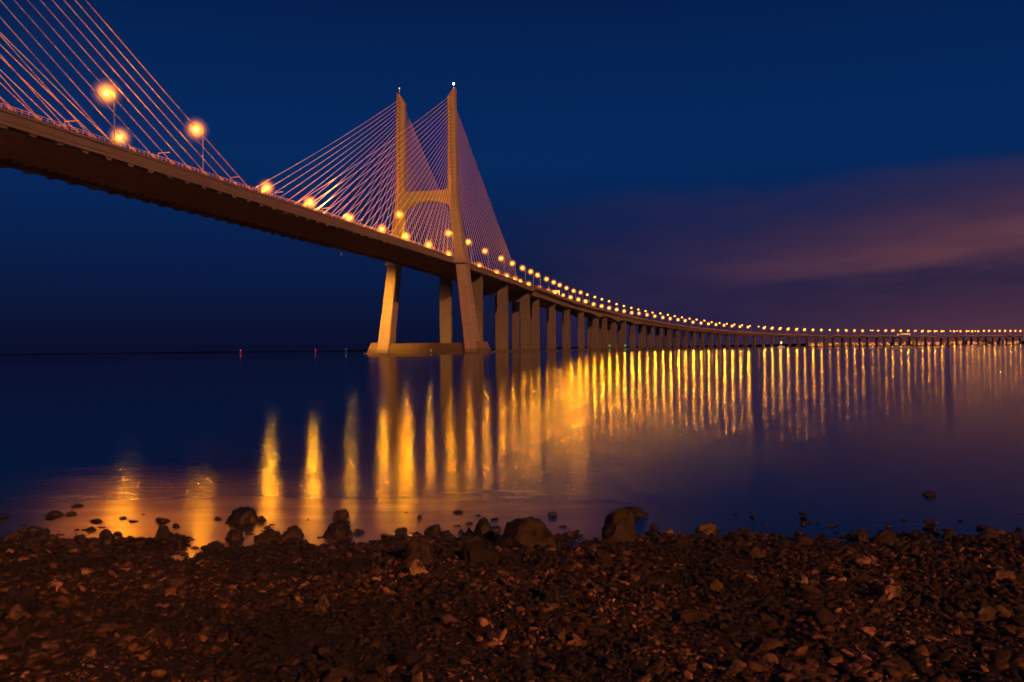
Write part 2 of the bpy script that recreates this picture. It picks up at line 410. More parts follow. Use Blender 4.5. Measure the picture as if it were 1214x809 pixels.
mb = MB(); sweep(mb, V0, VS1, -3.0, -2.7, .1, .95); sweep(mb, V0, VS1, -16.7, -16.3, .16, .95); under(mb.build('crash_barrier', M_RAIL), via)
ps = [241, 312, 384, 448, 512, 550, 588, 628, 668, 715]
while ps[-1] < 3500: ps.append(ps[-1] + (36.5 if ps[-1] < 1500 else 72 if ps[-1] < 2450 else 400))
for s in ps:
    hw = 3.0 if s < 700 else 2.4
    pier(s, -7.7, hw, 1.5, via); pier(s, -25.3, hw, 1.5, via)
print('viaduct piers', 2 * len(ps), 'cables', cnt)

# ---------------------------------------------------------------- street lamps
ORD = ['first', 'second', 'third', 'fourth', 'fifth', 'sixth', 'seventh', 'eighth', 'ninth', 'tenth', 'eleventh', 'twelfth', 'thirteenth', 'fourteenth', 'fifteenth', 'sixteenth', 'seventeenth', 'eighteenth', 'nineteenth']
TENS = {2: 'twent', 3: 'thirt', 4: 'fort', 5: 'fift', 6: 'sixt', 7: 'sevent', 8: 'eight'}
def ordw(n):
    if n < 20: return ORD[n - 1]
    t, u = divmod(n, 10); b = TENS[t]
    return b + 'ieth' if u == 0 else b + 'y-' + ORD[u - 1]
HK = ([-520, 0, 200, 330, 500, 680, 925, 1165, 1405, 2000, 2400, 3600], [68.7, 66.9, 63.4, 61.6, 58.6, 52.0, 44.6, 38.2, 34.6, 34.4, 36.5, 37])
protos = {}
G_BR = glow('bloom_shell', (1, .28, .015), 3.6, 13.0); G_DM = glow('bloom_shell_dim', (1, .28, .02), 1.7, 7.0)
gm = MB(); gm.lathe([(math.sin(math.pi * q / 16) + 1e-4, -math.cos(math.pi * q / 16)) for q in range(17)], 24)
def make_lamp(hgt, mat, kind):
    """stands at the origin; the arm points along -x"""
    root = empty('street_lamp', (0, 0, 0))
    mb = MB(); mb.lathe([(.28, 0), (.28, .35), (.2, .5)], 10); mb.tube([(0, 0, .4), (0, 0, hgt * .5), (0, 0, hgt - .9)], .13, 8, r1=.07)
    mb.build('pole', M_POLE, root)
    mb = MB(); pts = [(-1.9 * (1 - math.cos(q)) , 0, hgt - .95 + 1.1 * math.sin(q)) for q in [math.pi / 2 * i / 6 for i in range(7)]]
    mb.tube(pts, .085, 8); mb.build('arm', M_POLE, root)
    mb = MB(); mb.lathe([(.05, .3), (.34, .24), (.5, .1), (.5, 0), (.42, -.06)], 12)
    mb.v = [(-2.2 + x * 1.5, y * .75, hgt + .16 + z) for x, y, z in mb.v]; hd_ = mb.build('lamp_housing', M_POLE, root, smooth=True)
    mb = MB(); mb.lathe([(.12, -.60), (.36, -.5), (.52, -.25), (.52, 0), (.42, .09)], 12)
    mb.v = [(-2.2 + x * 1.15, y, hgt + z) for x, y, z in mb.v]; mb.build('lamp_bowl', mat, hd_, smooth=True)
    if kind in 'bmfge':
        li = bpy.data.objects.new('bulb', BULB[kind]); COL.objects.link(li); li.location = (-2.2, 0, hgt - .25); li.parent = root
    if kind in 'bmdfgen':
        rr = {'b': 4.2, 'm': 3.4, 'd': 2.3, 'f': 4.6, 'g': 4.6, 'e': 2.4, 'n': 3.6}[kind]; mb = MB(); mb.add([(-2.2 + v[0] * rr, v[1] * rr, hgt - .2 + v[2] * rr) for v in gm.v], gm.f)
        mb.build('bloom_shell', G_DM if kind in 'de' else G_BR, hd_, smooth=True)  # emissive shell standing in for the lamp's bloom
    return root
def place_lamp(s, w, kind, label, group, flip):
    zb = float(np.interp(s, SS, ZZ)) + (.10 if s < 204 else .10); zt = float(np.interp(s, *HK)); hgt = round(zt - zb, 0)
    key = (hgt, kind)
    if key not in protos:
        protos[key] = make_lamp(hgt, {'b': E_BR, 'f': E_BR, 'g': E_MD, 'e': E_DM, 'n': E_MD, 'm': E_MD, 'd': E_DM, 'o': E_OFF}[kind], kind); o = protos[key]
    else: o = copy_tree(protos[key])
    p = P(s, w); p.z = zb
    o.location = p; o.rotation_euler = (0, 0, -head(s) + (0 if not flip else math.pi)); o['label'] = label; o['category'] = 'street lamp'; o['group'] = group
    return o
NOB = {'n'}
nearS = [(-297, 'b'), (-258, 'b'), (-91, 'm'), (-14, 'm'), (25, 'm'), (63, 'm'), (105, 'm'), (138, 'm'), (171, 'm'), (200, 'm'), (229, 'm'), (266, 'm'), (299, 'm'), (328, 'm'), (362, 'm')]
for s in (396, 429): nearS.append((s, 'm'))
for s in (459, 493, 524, 555, 587, 617, 649, 679): nearS.append((s, 'd'))
for s in (710, 740, 774, 807, 837, 869, 903, 934, 968, 1000, 1034, 1065, 1097, 1130, 1163, 1199, 1227, 1258, 1292, 1325, 1360, 1392, 1427, 1461, 1496, 1530, 1563, 1600, 1634, 1668, 1702, 1735, 1768, 1800, 1834, 1867, 1899, 1931, 1962, 1994, 2025, 2056, 2112, 2143): nearS.append((s, 'd'))
farS = [-256, -167, -129, -87, -45, -8, 32, 72, 147, 198, 229, 258, 278, 312, 358, 394, 425, 457, 487, 518, 547, 578, 609, 639, 669, 699, 730, 760, 793, 825, 859, 890, 923, 953, 986, 1019, 1050, 1081, 1114, 1147, 1179, 1211, 1276, 1308, 1340, 1373, 1408, 1441, 1476, 1511, 1546, 1580, 1615, 1648, 1682, 1725, 1747, 1780, 1810, 1847, 1880, 1910, 1943, 1972, 2002, 2034, 2092, 2122, 2152, 2179, 2209, 2238, 2264, 2294, 2320, 2349, 2378, 2405, 2433, 2462, 2490]
dimF = {1546: 'e', 1725: 'e', 1747: 'e', 1910: 'e', 425: 'm', 457: 'm', 278: 'm'}
ni = 0
for j, (s, k) in enumerate(nearS):
    if s == -297: lb = 'glaring sodium street lamp highest in the sky at far left'
    elif s == -258: lb = 'bright sodium street lamp standing where the left cable fan ends'
    elif s == -91: lb = 'lit street lamp in front of the far pylon leg just under the crossbeam'
    elif s == -14: lb = 'lit street lamp on visible pole beside the near pylon leg, left of it'
    else:
        ni += 1; lb = f'tall lamp on near parapet, {ordw(ni)} to the right of the near pylon leg'
    place_lamp(s, -.55 if s < 204 else -1.2, k, lb, 'street lamps on the near side of the bridge', False)
fi = 0
for s in farS:
    if s == -256: lb = 'bright lamp just above the parapet, leftmost of the far side row'
    elif s < -11:
        fi += 1; lb = f'star-bright lamp low above the parapet left of the pylon, {ordw(fi)} right of midspan' if s != -8 else ''
        if s == -45: fi = 0
    else:
        fi += 1; lb = f'bright lamp on far side of the roadway, {ordw(fi)} from the far pylon leg rightwards'
    k = dimF.get(s, 'b' if s < 1250 else 'f' if s < 1550 else 'g')
    place_lamp(s, -DW + .55 if s < 204 else -DW + 1.2, k, lb, 'street lamps on the far side of the bridge', True)

# sign gantries
def gantry(s, w0, w1, h, label, par=None):
    p = P(s, w0); g = tag(empty('sign_gantry', p, -head(s)), label, 'sign gantry')
    W = w1 - w0
    mb = MB(); mb.box(-.2, .2, -.2, .2, .1, h); mb.build('post', E_SIGN, g)
    mb = MB(); mb.box(W - .2, W + .2, -.2, .2, .1, h); mb.build('post', E_SIGN, g)
    mb = MB(); x0, x1 = min(0, W) + .2, max(0, W) - .2
    for zz in (h - .2, h - 1.6): mb.box(x0, x1, -.15, .15, zz - .15, zz + .15)
    k = 0; x = x0
    while x < x1 - 1: mb.box(x, x + .15, -.12, .12, h - 1.45, h - .35); x += 2
    mb.build('truss', E_SIGN, g)
    mb = MB(); mb.box(x0 + 2, x0 + 8, -.32, -.16, h - 2.6, h + .3); mb.build('sign_panel', M_POLE, g)
    return g
gantry(318, -2.0, -16.0, 7.0, 'lit yellow sign gantry over the road between lamps beyond the pylon')
gantry(1836, -2.0, -31.0, 7.0, 'long lit yellow gantry over the distant right part of the viaduct')

# ---------------------------------------------------------------- buoys, boat, far shore
def at(px, d, z=0.0):          # a place on the water seen in that direction, d metres out
    X = (px - 607) / F; return Vector((X * d, d, z))
def buoy(px, d, mat, em, label, sc=1.0):
    b = tag(empty('navigation_buoy', at(px, d)), label, 'buoy', )
    mb = MB(); mb.lathe([(1.1, -.6), (1.3, 0), (1.3, .7), (.9, 1.0)], 14); mb.build('float', mat, b, smooth=True)
    mb = MB()
    for q in range(4):
        a = q * math.pi / 2; mb.tube([(.8 * math.cos(a), .8 * math.sin(a), .9), (.25 * math.cos(a), .25 * math.sin(a), 3.4)], .06)
    mb.lathe([(.4, 3.3), (.4, 3.45)], 10); mb.build('lattice_tower', mat, b)
    mb = MB(); r = .33 * sc; mb.lathe([(r * .5, -r), (r, -r * .4), (r, r * .4), (r * .5, r)], 10, (0, 0, 3.45 + r)); mb.build('lantern', em, b)
for i, (px, d, m, e, l, sc) in enumerate([(285, 1300, M_RED, E_RED, 'red-lit buoy on the horizon, left of the red and green pair', 2.2), (374, 1300, M_RED, E_RED, 'red-lit buoy on the horizon between the leftmost buoy and a green one', 1.6),
        (410, 950, M_GRN, E_GRN, 'tiny green-lit buoy on the horizon just left of the far pylon leg', 1.1), (722.5, 830, M_GRN, E_GRN, 'green-lit buoy between viaduct piers, left one of two', 1.8), (741, 830, M_GRN, E_GRN, 'green-lit buoy between viaduct piers, right one of two', 1.8)]):
    buoy(px, d, m, e, l, sc)
bt = tag(empty('small_boat', at(926, 1150), .3), 'tiny moored boat with a warm masthead light under the viaduct at right', 'boat')
mb = MB(); vs = []; L = 5.0
for i in range(9):
    t = i / 8; w = 1.5 * math.sin(math.pi * min(1, .25 + t * .75)) + .05
    vs += [(-L + 2 * L * t, -w, 1.1 + .5 * t), (-L + 2 * L * t, 0, -.3), (-L + 2 * L * t, w, 1.1 + .5 * t)]
fs = []
for i in range(8):
    k = i * 3; fs += [(k, k + 1, k + 4, k + 3), (k + 1, k + 2, k + 5, k + 4), (k + 2, k, k + 3, k + 5)]
fs += [(0, 2, 1), (24, 25, 26)]; mb.add(vs, fs); mb.build('hull', M_WHITE, bt)
mb = MB(); mb.box(-2, 1.2, -1, 1, 1.35, 2.7); mb.build('cabin', M_WHITE, bt)
mb = MB(); mb.tube([(.2, 0, 2.7), (.2, 0, 6)], .07); mb.build('mast', M_POLE, bt)
mb = MB(); mb.lathe([(.2, 0), (.5, .3), (.5, .7), (.2, 1)], 10, (.2, 0, 6)); mb.build('masthead_light', emit('boat_light', (1, .6, .2), 30), bt)

# far shore: low land strip
M_LAND = plain('far_land', (.004, .004, .005), 1.0); M_LAND.node_tree.nodes['Principled BSDF'].inputs['Specular IOR Level'].default_value = 0
mb = MB(); vs = []; fs = []; n = 90
for i in range(n + 1):
    x = -3500 + 10500 * i / n
    hgt = (-4 if x < 300 else 3) + 8 * max(0, noise.noise(Vector((x * .0015, 3.3, 0)))) + 9 * min(1, max(0, (x - 900) / 1500))
    d = 5200 - .12 * max(0, x)
    vs += [(x, d - 260, -.5), (x, d, hgt * .5 + 2), (x, d + 500, hgt + 4), (x, d + 1500, hgt + 8)]
    if i:
        k = (i - 1) * 4
        for j in range(3): fs.append((k + j, k + 4 + j, k + 5 + j, k + 1 + j))
mb.add(vs, fs); tag(mb.build('far_shore_hills', M_LAND, smooth=True), 'low dark land along the far side of the estuary', None, kind='structure')
random.seed(11)
bpx = [962, 972, 984, 993, 1004, 1013, 1023, 1033, 1042, 1051, 1061, 1070, 1078, 1086, 1094, 1102, 1110, 1117, 1125, 1132, 1139, 1147, 1154, 1160, 1168, 1176, 1184, 1192, 1200, 1207]
for i, px in enumerate(bpx):
    d = 2900 + random.uniform(-60, 60); p = at(px, d, 1.0)
    b = tag(empty('waterfront_building', p, random.uniform(-.3, .3)), f'small lit waterfront building on the far shore, {ordw(i + 1)} from the left under the viaduct', 'building', 'lit buildings on the far shore')
    W = random.uniform(7, 12); H = random.uniform(8, 13)
    mb = MB(); mb.box(-W, W, -6, 6, -1, H); mb.build('wall', M_WALL, b)
    mb = MB(); mb.add([(-W - .5, -6.5, H), (W + .5, -6.5, H), (W + .5, 6.5, H), (-W - .5, 6.5, H), (-W - .5, 0, H + 3), (W + .5, 0, H + 3)], [(0, 1, 5, 4), (2, 3, 4, 5), (0, 4, 3), (1, 2, 5), (0, 3, 2, 1)]); mb.build('roof', M_ROOF, b)
    for k in range(random.randint(3, 5)):
        x = random.uniform(-W + 1.5, W - 1.5); z = random.choice([2, 4.5, 7]); mb = MB(); mb.box(x - 1.3, x + 1.3, -6.15, -5.98, z, z + 1.7)
        mb.build('window', random.choice([E_WIN, E_WIN, E_WINW]), b)
    # a quay lamp's glow is part of the facade lighting
# quay the buildings stand on
mb = MB(); vs = []
a0, a1 = at(930, 2880), at(1500, 2880)
mb.add([(a0.x, 2800, -.5), (a1.x, 2800, -.5), (a1.x, 2830, 1.0), (a0.x, 2830, 1.0), (a1.x, 3300, 1.2), (a0.x, 3300, 1.2)], [(0, 1, 2, 3), (3, 2, 4, 5)])
tag(mb.build('far_bank', M_LAND), 'low dark bank with lit buildings behind the viaduct at right', None, kind='structure')

# ---------------------------------------------------------------- water
WY = 7.9                 # where the water meets the beach
m, nt, b0 = newmat('estuary_water'); M_WATER = m; nt.nodes.remove(b0)
p = geo_pos(nt); sx = nt.nodes.new('ShaderNodeSeparateXYZ'); nt.links.new(p, sx.inputs[0]); X, Y = sx.outputs[0], sx.outputs[1]
b = nt.nodes.new('ShaderNodeBsdfAnisotropic'); b.distribution = 'BECKMANN'; b.inputs['Color'].default_value = (1, 1, 1, 1)
df = nt.nodes.new('ShaderNodeBsdfDiffuse'); df.inputs['Color'].default_value = (.002, .004, .014, 1)
fr = nt.nodes.new('ShaderNodeFresnel'); fr.inputs['IOR'].default_value = 1.45
mxs = nt.nodes.new('ShaderNodeMixShader'); nt.links.new(fr.outputs[0], mxs.inputs[0]); nt.links.new(df.outputs[0], mxs.inputs[1]); nt.links.new(b.outputs[0], mxs.inputs[2])
nt.links.new(mxs.outputs[0], nt.nodes['Material Output'].inputs['Surface'])
# signed distance to the left of the line where the breeze dies: (-88,154) -> (236,750)
wob = noise_(nt, p, .02, 3)
sd = math_(nt, 'SUBTRACT', math_(nt, 'MULTIPLY', math_(nt, 'ADD', Y, -154.0), .455), math_(nt, 'MULTIPLY', math_(nt, 'ADD', X, 88.0), .89))
sd = math_(nt, 'ADD', sd, math_(nt, 'MULTIPLY', math_(nt, 'SUBTRACT', wob, .5), 40.0))
calm = math_(nt, 'MULTIPLY_ADD', sd, .1, .5, clamp=True)
far = math_(nt, 'MULTIPLY_ADD', math_(nt, 'SUBTRACT', sd, 120.0), .02, .5, clamp=True)
calm = math_(nt, 'MAXIMUM', calm, math_(nt, 'MULTIPLY_ADD', math_(nt, 'SUBTRACT', Y, 520.0), .02, .5, clamp=True))
strip = math_(nt, 'MULTIPLY', math_(nt, 'MULTIPLY_ADD', math_(nt, 'SUBTRACT', Y, 760.0), .01, .5, clamp=True), math_(nt, 'MULTIPLY_ADD', math_(nt, 'ADD', X, 20.0), .02, .5, clamp=True))
calm = math_(nt, 'SUBTRACT', calm, strip, clamp=True)
near = math_(nt, 'MULTIPLY_ADD', math_(nt, 'SUBTRACT', Y, math_(nt, 'MULTIPLY_ADD', noise_(nt, scaled(nt, p, (.5, 1.6, 1)), .7, 4), 5.0, WY - 1.5)), -.12, 1.0, clamp=True)
near = math_(nt, 'MULTIPLY', near, near)
patch = noise_(nt, scaled(nt, p, (.35, 1, 1)), .6, 4)
ro = math_(nt, 'ADD', .119, math_(nt, 'MULTIPLY', math_(nt, 'SUBTRACT', patch, .5), .03))
ro = math_(nt, 'ADD', ro, math_(nt, 'MULTIPLY', near, .045))
mr = nt.nodes.new('ShaderNodeMix'); mr.data_type = 'FLOAT'; nt.links.new(calm, mr.inputs[0]); nt.links.new(ro, mr.inputs[2]); mr.inputs[3].default_value = .03
nt.links.new(mr.outputs[0], b.inputs['Roughness'])
b2 = nt.nodes.new('ShaderNodeBsdfAnisotropic'); b2.distribution = 'BECKMANN'; b2.inputs['Color'].default_value = (1, .66, .32, 1); b2.inputs['Roughness'].default_value = .33  # orange lamp glow over the shallows is put into this reflection colour
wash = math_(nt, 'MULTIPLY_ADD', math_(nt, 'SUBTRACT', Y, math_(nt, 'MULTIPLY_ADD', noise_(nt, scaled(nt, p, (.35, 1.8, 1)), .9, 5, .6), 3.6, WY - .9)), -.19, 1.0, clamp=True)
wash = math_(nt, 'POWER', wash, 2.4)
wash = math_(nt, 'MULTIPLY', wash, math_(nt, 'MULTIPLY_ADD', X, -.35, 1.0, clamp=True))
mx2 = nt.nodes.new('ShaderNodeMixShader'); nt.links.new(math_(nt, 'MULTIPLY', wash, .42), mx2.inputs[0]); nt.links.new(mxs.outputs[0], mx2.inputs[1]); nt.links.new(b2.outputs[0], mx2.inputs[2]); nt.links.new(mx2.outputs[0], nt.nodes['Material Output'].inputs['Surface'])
bn = noise_(nt, scaled(nt, p, (.55, 1.3, 1)), 6.0, 4)
fade = math_(nt, 'MULTIPLY_ADD', Y, -1 / 140.0, 1.05, clamp=True)
bp = nt.nodes.new('ShaderNodeBump'); bp.inputs['Distance'].default_value = .012; nt.links.new(math_(nt, 'MULTIPLY', fade, .5), bp.inputs['Strength']); nt.links.new(bn, bp.inputs['Height'])
nt.links.new(bp.outputs[0], b.inputs['Normal'])
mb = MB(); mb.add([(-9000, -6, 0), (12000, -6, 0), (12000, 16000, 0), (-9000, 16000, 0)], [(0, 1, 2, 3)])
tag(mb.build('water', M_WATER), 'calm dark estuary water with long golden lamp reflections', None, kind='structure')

# ---------------------------------------------------------------- beach
def shore(x):            # y of the waterline at x
    return WY + .4 * noise.noise(Vector((x * .45, 1.7, 0))) + .25 * noise.noise(Vector((x * 1.7, 5.7, 0))) - .03 * x * 0
def ground(x, y):
    d = shore(x) - y
    z = .085 * d if d > 0 else .16 * d
    z = max(z, -2.5)
    if y < 14:
        z += .05 * noise.noise(Vector((x * 1.1, y * 1.1, .3))) + .045 * noise.noise(Vector((x * 3.1, y * 3.1, 9))) + .008 * noise.noise(Vector((x * 9, y * 9, 4)))
    return z
def rockmat(name, cols, use_attr, wetline=True):
    m, nt, b = newmat(name); p = geo_pos(nt)
    if use_attr:
        a = nt.nodes.new('ShaderNodeAttribute'); a.attribute_name = 'tone'; t = a.outputs['Fac']
    else: t = nt.nodes.new('ShaderNodeObjectInfo').outputs['Random']
    f = noise_(nt, p, 14, 6, .65); big = noise_(nt, p, 1.1, 3, .5)
    base = ramp(nt, t, cols)
    c = mixc(nt, ramp(nt, f, [(.38, (0, 0, 0)), (.56, (1, 1, 1))]), (.008, .006, .005), base)
    c = mixc(nt, math_(nt, 'MULTIPLY', ramp(nt, big, [(.42, (1, 1, 1)), (.58, (0, 0, 0))]), .86), c, (.006, .005, .004))
    sx = nt.nodes.new('ShaderNodeSeparateXYZ'); nt.links.new(p, sx.inputs[0])
    wet = math_(nt, 'MULTIPLY_ADD', sx.outputs[1], .55, -.55 * 6.6, clamp=True)
    c = mixc(nt, math_(nt, 'MULTIPLY', wet, .72), c, (.009, .009, .008))
    nt.links.new(c, b.inputs['Base Color'])
    nt.links.new(math_(nt, 'MULTIPLY_ADD', wet, -.3, .8), b.inputs['Roughness'])
    b.inputs['Specular IOR Level'].default_value = .35
    bp = nt.nodes.new('ShaderNodeBump'); bp.inputs['Distance'].default_value = .012; bp.inputs['Strength'].default_value = .8
    nt.links.new(noise_(nt, p, 45, 5, .7), bp.inputs['Height']); nt.links.new(bp.outputs[0], b.inputs['Normal'])
    return m
COLS = [(0, (.005, .003, .002)), (.4, (.022, .012, .008)), (.62, (.09, .048, .027)), (.84, (.24, .13, .07)), (1, (.42, .27, .17))]
M_PEB = rockmat('pebble_stone', COLS, True)
M_STONE = rockmat('beach_stone', [(0, (.012, .008, .006)), (.5, (.09, .052, .032)), (1, (.30, .18, .105))], False)
M_BOULD = rockmat('wet_boulder', [(0, (.014, .009, .007)), (1, (.045, .027, .018))], False)
M_PALE = rockmat('pale_limestone', [(0, (.20, .13, .08)), (1, (.27, .18, .11))], False)
M_SOIL = rockmat('beach_soil', [(0, (.010, .006, .004)), (1, (.016, .010, .007))], False)
# ground sheet: fine near the camera, then stretched out below the water to the horizon
xs = np.unique(np.concatenate([np.linspace(-9000, -40, 8), np.linspace(-40, -7, 12), np.linspace(-7, 7, 220), np.linspace(7, 40, 12), np.linspace(40, 12000, 8)]))
ys = np.unique(np.concatenate([np.linspace(-60, -2, 6), np.linspace(-2, 2.5, 14), np.linspace(2.5, 10, 130), np.linspace(10, 16, 14), np.linspace(16, 60, 6), np.linspace(60, 16000, 6)]))
vs = [(float(x), float(y), ground(float(x), float(y))) for y in ys for x in xs]; nx = len(xs)
fs = [(j * nx + i, j * nx + i + 1, (j + 1) * nx + i + 1, (j + 1) * nx + i) for j in range(len(ys) - 1) for i in range(nx - 1)]
mb = MB(); mb.v = vs; mb.f = fs
tag(mb.build('beach_ground', M_SOIL, smooth=True), 'dark stony beach sloping into the water', None, kind='structure')

def ico(sub):
    bm = bmesh.new(); bmesh.ops.create_icosphere(bm, subdivisions=sub, radius=1)
    v = np.array([x.co[:] for x in bm.verts]); f = np.array([[q.index for q in x.verts] for x in bm.faces]); bm.free(); return v, f
def rock_shape(sub, planes=11, rough=.05, seed=0, sharp=.75):
    r_ = np.random.default_rng(seed); v, f = ico(sub)
    n = r_.normal(size=(planes, 3)); n /= np.linalg.norm(n, axis=1)[:, None]; h = r_.uniform(sharp - .2, sharp + .25, planes)
    d = v @ n.T; t = np.where(d > .05, h / np.maximum(d, .05), 9).min(axis=1); t = np.minimum(t, 1.15)
    v = v * t[:, None]
    if sub > 2:
        off = seed * 3.1
        dn = np.array([noise.noise(Vector((*(p * 1.7),)) + Vector((off, 0, 0))) * .14 + noise.fractal(Vector((*(p * 4.5),)) + Vector((0, off, 0)), 1.0, 2.0, 4) * rough for p in v])
        v = v * (1 + dn)[:, None]
    return v, f
def rot_rand(r_, n):
    q = r_.normal(size=(n, 4)); q /= np.linalg.norm(q, axis=1)[:, None]; w, x, y, z = q.T
    return np.stack([1 - 2 * (y * y + z * z), 2 * (x * y - z * w), 2 * (x * z + y * w), 2 * (x * y + z * w), 1 - 2 * (x * x + z * z), 2 * (y * z - x * w), 2 * (x * z - y * w), 2 * (y * z + x * w), 1 - 2 * (x * x + y * y)], 1).reshape(n, 3, 3)
def gz(x, y): return np.array([ground(float(a), float(b)) for a, b in zip(x, y)])
def scatter(name, n, smin, smax, xr, yr, sub, label, power=2.0, nvar=14, ydens=None, lift=.25):
    r_ = np.random.default_rng(len(name) + n); shp = [rock_shape(sub, 9, .04, 100 + k, .7)[0] for k in range(nvar)]; f = ico(sub)[1]
    x = r_.uniform(*xr, n); y = yr[0] + (yr[1] - yr[0]) * r_.random(n) ** (ydens or 1); m_ = np.array([noise.noise(Vector((a * .9, b_ * 1.3, n * .01))) for a, b_ in zip(x, y)]) * .9 + .5; sz = smin + (smax - smin) * r_.random(n) ** power * np.clip(.35 + 1.5 * m_, .2, 1.6)
    z = gz(x, y); R3 = rot_rand(r_, n); sc = np.stack([np.ones(n), r_.uniform(.55, .95, n), r_.uniform(.3, .65, n)], 1)
    tilt = r_.normal(0, .35, (n, 2)); yaw = r_.uniform(0, 2 * np.pi, n)
    V = np.empty((n, len(shp[0]), 3)); vi = r_.integers(0, nvar, n)
    for k in range(nvar):
        idx = np.where(vi == k)[0]; V[idx] = shp[k][None]
    V = V * sc[:, None, :] * sz[:, None, None]
    c, s_ = np.cos(yaw), np.sin(yaw); x1 = V[..., 0] * c[:, None] - V[..., 1] * s_[:, None]; y1 = V[..., 0] * s_[:, None] + V[..., 1] * c[:, None]; z1 = V[..., 2].copy()
    z1 = z1 + x1 * tilt[:, :1] + y1 * tilt[:, 1:]
    V = np.stack([x1 + x[:, None], y1 + y[:, None], z1 + (z + sz * lift)[:, None]], 2)
    nv = V.shape[1]; faces = (f[None] + (np.arange(n) * nv)[:, None, None]).reshape(-1, 3)
    me = bpy.data.meshes.new(name); me.vertices.add(n * nv); me.vertices.foreach_set('co', V.reshape(-1).astype(np.float32))
    me.loops.add(len(faces) * 3); me.loops.foreach_set('vertex_index', faces.reshape(-1).astype(np.int32))
    me.polygons.add(len(faces)); me.polygons.foreach_set('loop_start', np.arange(0, len(faces) * 3, 3, dtype=np.int32))
    me.update(calc_edges=True)
    at_ = me.attributes.new('tone', 'FLOAT', 'POINT'); tone = np.clip(r_.beta(1.6, 2.4, n) + .25 * np.clip((4.7 - y) / 1.5, 0, 1), 0, 1); at_.data.foreach_set('value', np.repeat(tone, nv).astype(np.float32))
    me.materials.append(M_PEB); o = bpy.data.objects.new(name, me); COL.objects.link(o)
    return tag(o, label, 'pebbles', kind='stuff')
XR = (-7.0, 7.0)
scatter('pebbles', 75000, .005, .019, XR, (2.2, 6.2), 1, 'small loose pebbles and chips covering the front of the beach', 1.6, ydens=1.15)
scatter('gravel', 30000, .010, .034, XR, (4.5, 8.4), 1, 'coarse wet gravel on the upper beach down to the waterline', 1.6)
scatter('broken_stone_cover', 24000, .010, .040, XR, (3.0, 8.3), 2, 'jumbled fist-sized broken stones all over the beach', 1.8, lift=.2)

# stones big enough to be told apart
stone_meshes = []
for k in range(12):
    v, f = rock_shape(3, 12, .11, 40 + k, .68); me = bpy.data.meshes.new('stone'); me.from_pydata(v.tolist(), [], f.tolist()); me.materials.append(M_STONE)
    me.polygons.foreach_set('use_smooth', [True] * len(me.polygons)); me.set_sharp_from_angle(angle=R(32)); stone_meshes.append(me)
random.seed(21)
for i in range(230):
    y = random.uniform(3.3, 8.2); x = random.uniform(-.62, .62) * y; sz = random.uniform(.026, .055) * (1 + .8 * (random.random() ** 3))
    if y > 7.2: sz *= .95
    o = bpy.data.objects.new('stone', random.choice(stone_meshes)); COL.objects.link(o)
    o.location = (x, y, ground(x, y) + sz * .15); o.scale = (sz, sz * random.uniform(.6, .95), sz * random.uniform(.35, .65)); o.rotation_euler = (random.gauss(0, .2), random.gauss(0, .2), random.uniform(0, 6.3))
    tag(o, 'dark brown angular stone lying among the gravel of the beach', 'stone', 'stones lying among the gravel of the beach')

def block_shape(sub, seed, kind):
    r_ = np.random.default_rng(seed * 7 + 3); v, f = ico(sub); e = {'block': .78, 'square': .5, 'round': 1.0}[kind]
    a = r_.uniform(0, np.pi); c_, s_ = np.cos(a), np.sin(a)
    v = np.sign(v) * np.abs(v) ** e
    n = r_.normal(size=(9, 3)); n[:, 2] = np.abs(n[:, 2]) * .8; n /= np.linalg.norm(n, axis=1)[:, None]; h = r_.uniform(.82, 1.12, 9)
    for i in range(9):
        d = v @ n[i]; over = np.maximum(0, d - h[i]); v = v - over[:, None] * n[i] * .95
    rv = np.stack([v[:, 0] * c_ - v[:, 1] * s_, v[:, 0] * s_ + v[:, 1] * c_, v[:, 2]], 1) if kind != 'square' else v
    out = []
    for p in rv:
        q = Vector(p); o = Vector((seed * 3.7, 0, 0))
        tp = 1 - .22 * max(0, q.z); q.x *= tp; q.y *= tp; k = 1 + .30 * noise.noise(q * 1.2 + o) + .13 * (1 - 2 * abs(noise.noise(q * 2.6 + o))) + .10 * noise.fractal(q * 6.0 + o, .8, 2.1, 4)
        out.append(tuple(q * k))
    return np.array(out), f
def ray_ground(px, py):
    X = (px - 607) - (py - 404.5) * ROLL; Yv = (px - 607) * ROLL + (py - 404.5)
    sl = (Yv - 9.6) / F; y = 3.0
    while y < 40:
        z = max(ground(X / F * y, y), 0.0)
        if CAMZ - sl * y <= z: break
        y += .02
    return X / F * y, y
def boulder(px, py, wpx, hpx, mat, label, seed, flat=None, name='boulder', dep=.8, rz=None, planes=14, tilt=0, sharp=.66, kind_='block'):
    """px,py: where its base meets ground or water; sizes follow from the distance"""
    x, y = ray_ground(px, py); w = wpx / F * y / 2 * 1.12; h = hpx / F * y * .92
    v, f = block_shape(4, seed, kind_)
    lo, hi = v.min(0), v.max(0); v = (v - (lo + hi) / 2) / ((hi - lo) / 2)
    me = bpy.data.meshes.new(name); me.from_pydata(v.tolist(), [], f.tolist()); me.materials.append(mat)
    me.polygons.foreach_set('use_smooth', [True] * len(me.polygons)); me.set_sharp_from_angle(angle=R(35))
    o = bpy.data.objects.new(name, me); COL.objects.link(o); g = ground(x, y)
    ztop = max(g, 0) + h; zb = max(min(g, 0), -.05) - .03 - h * .45
    o.scale = (w, w * dep, (ztop - zb) / 2); o.location = (x, y + w * dep * .5, (ztop + zb) / 2); o.rotation_euler = (tilt, 0, rz if rz is not None else 0)
    return tag(o, label, 'rock')
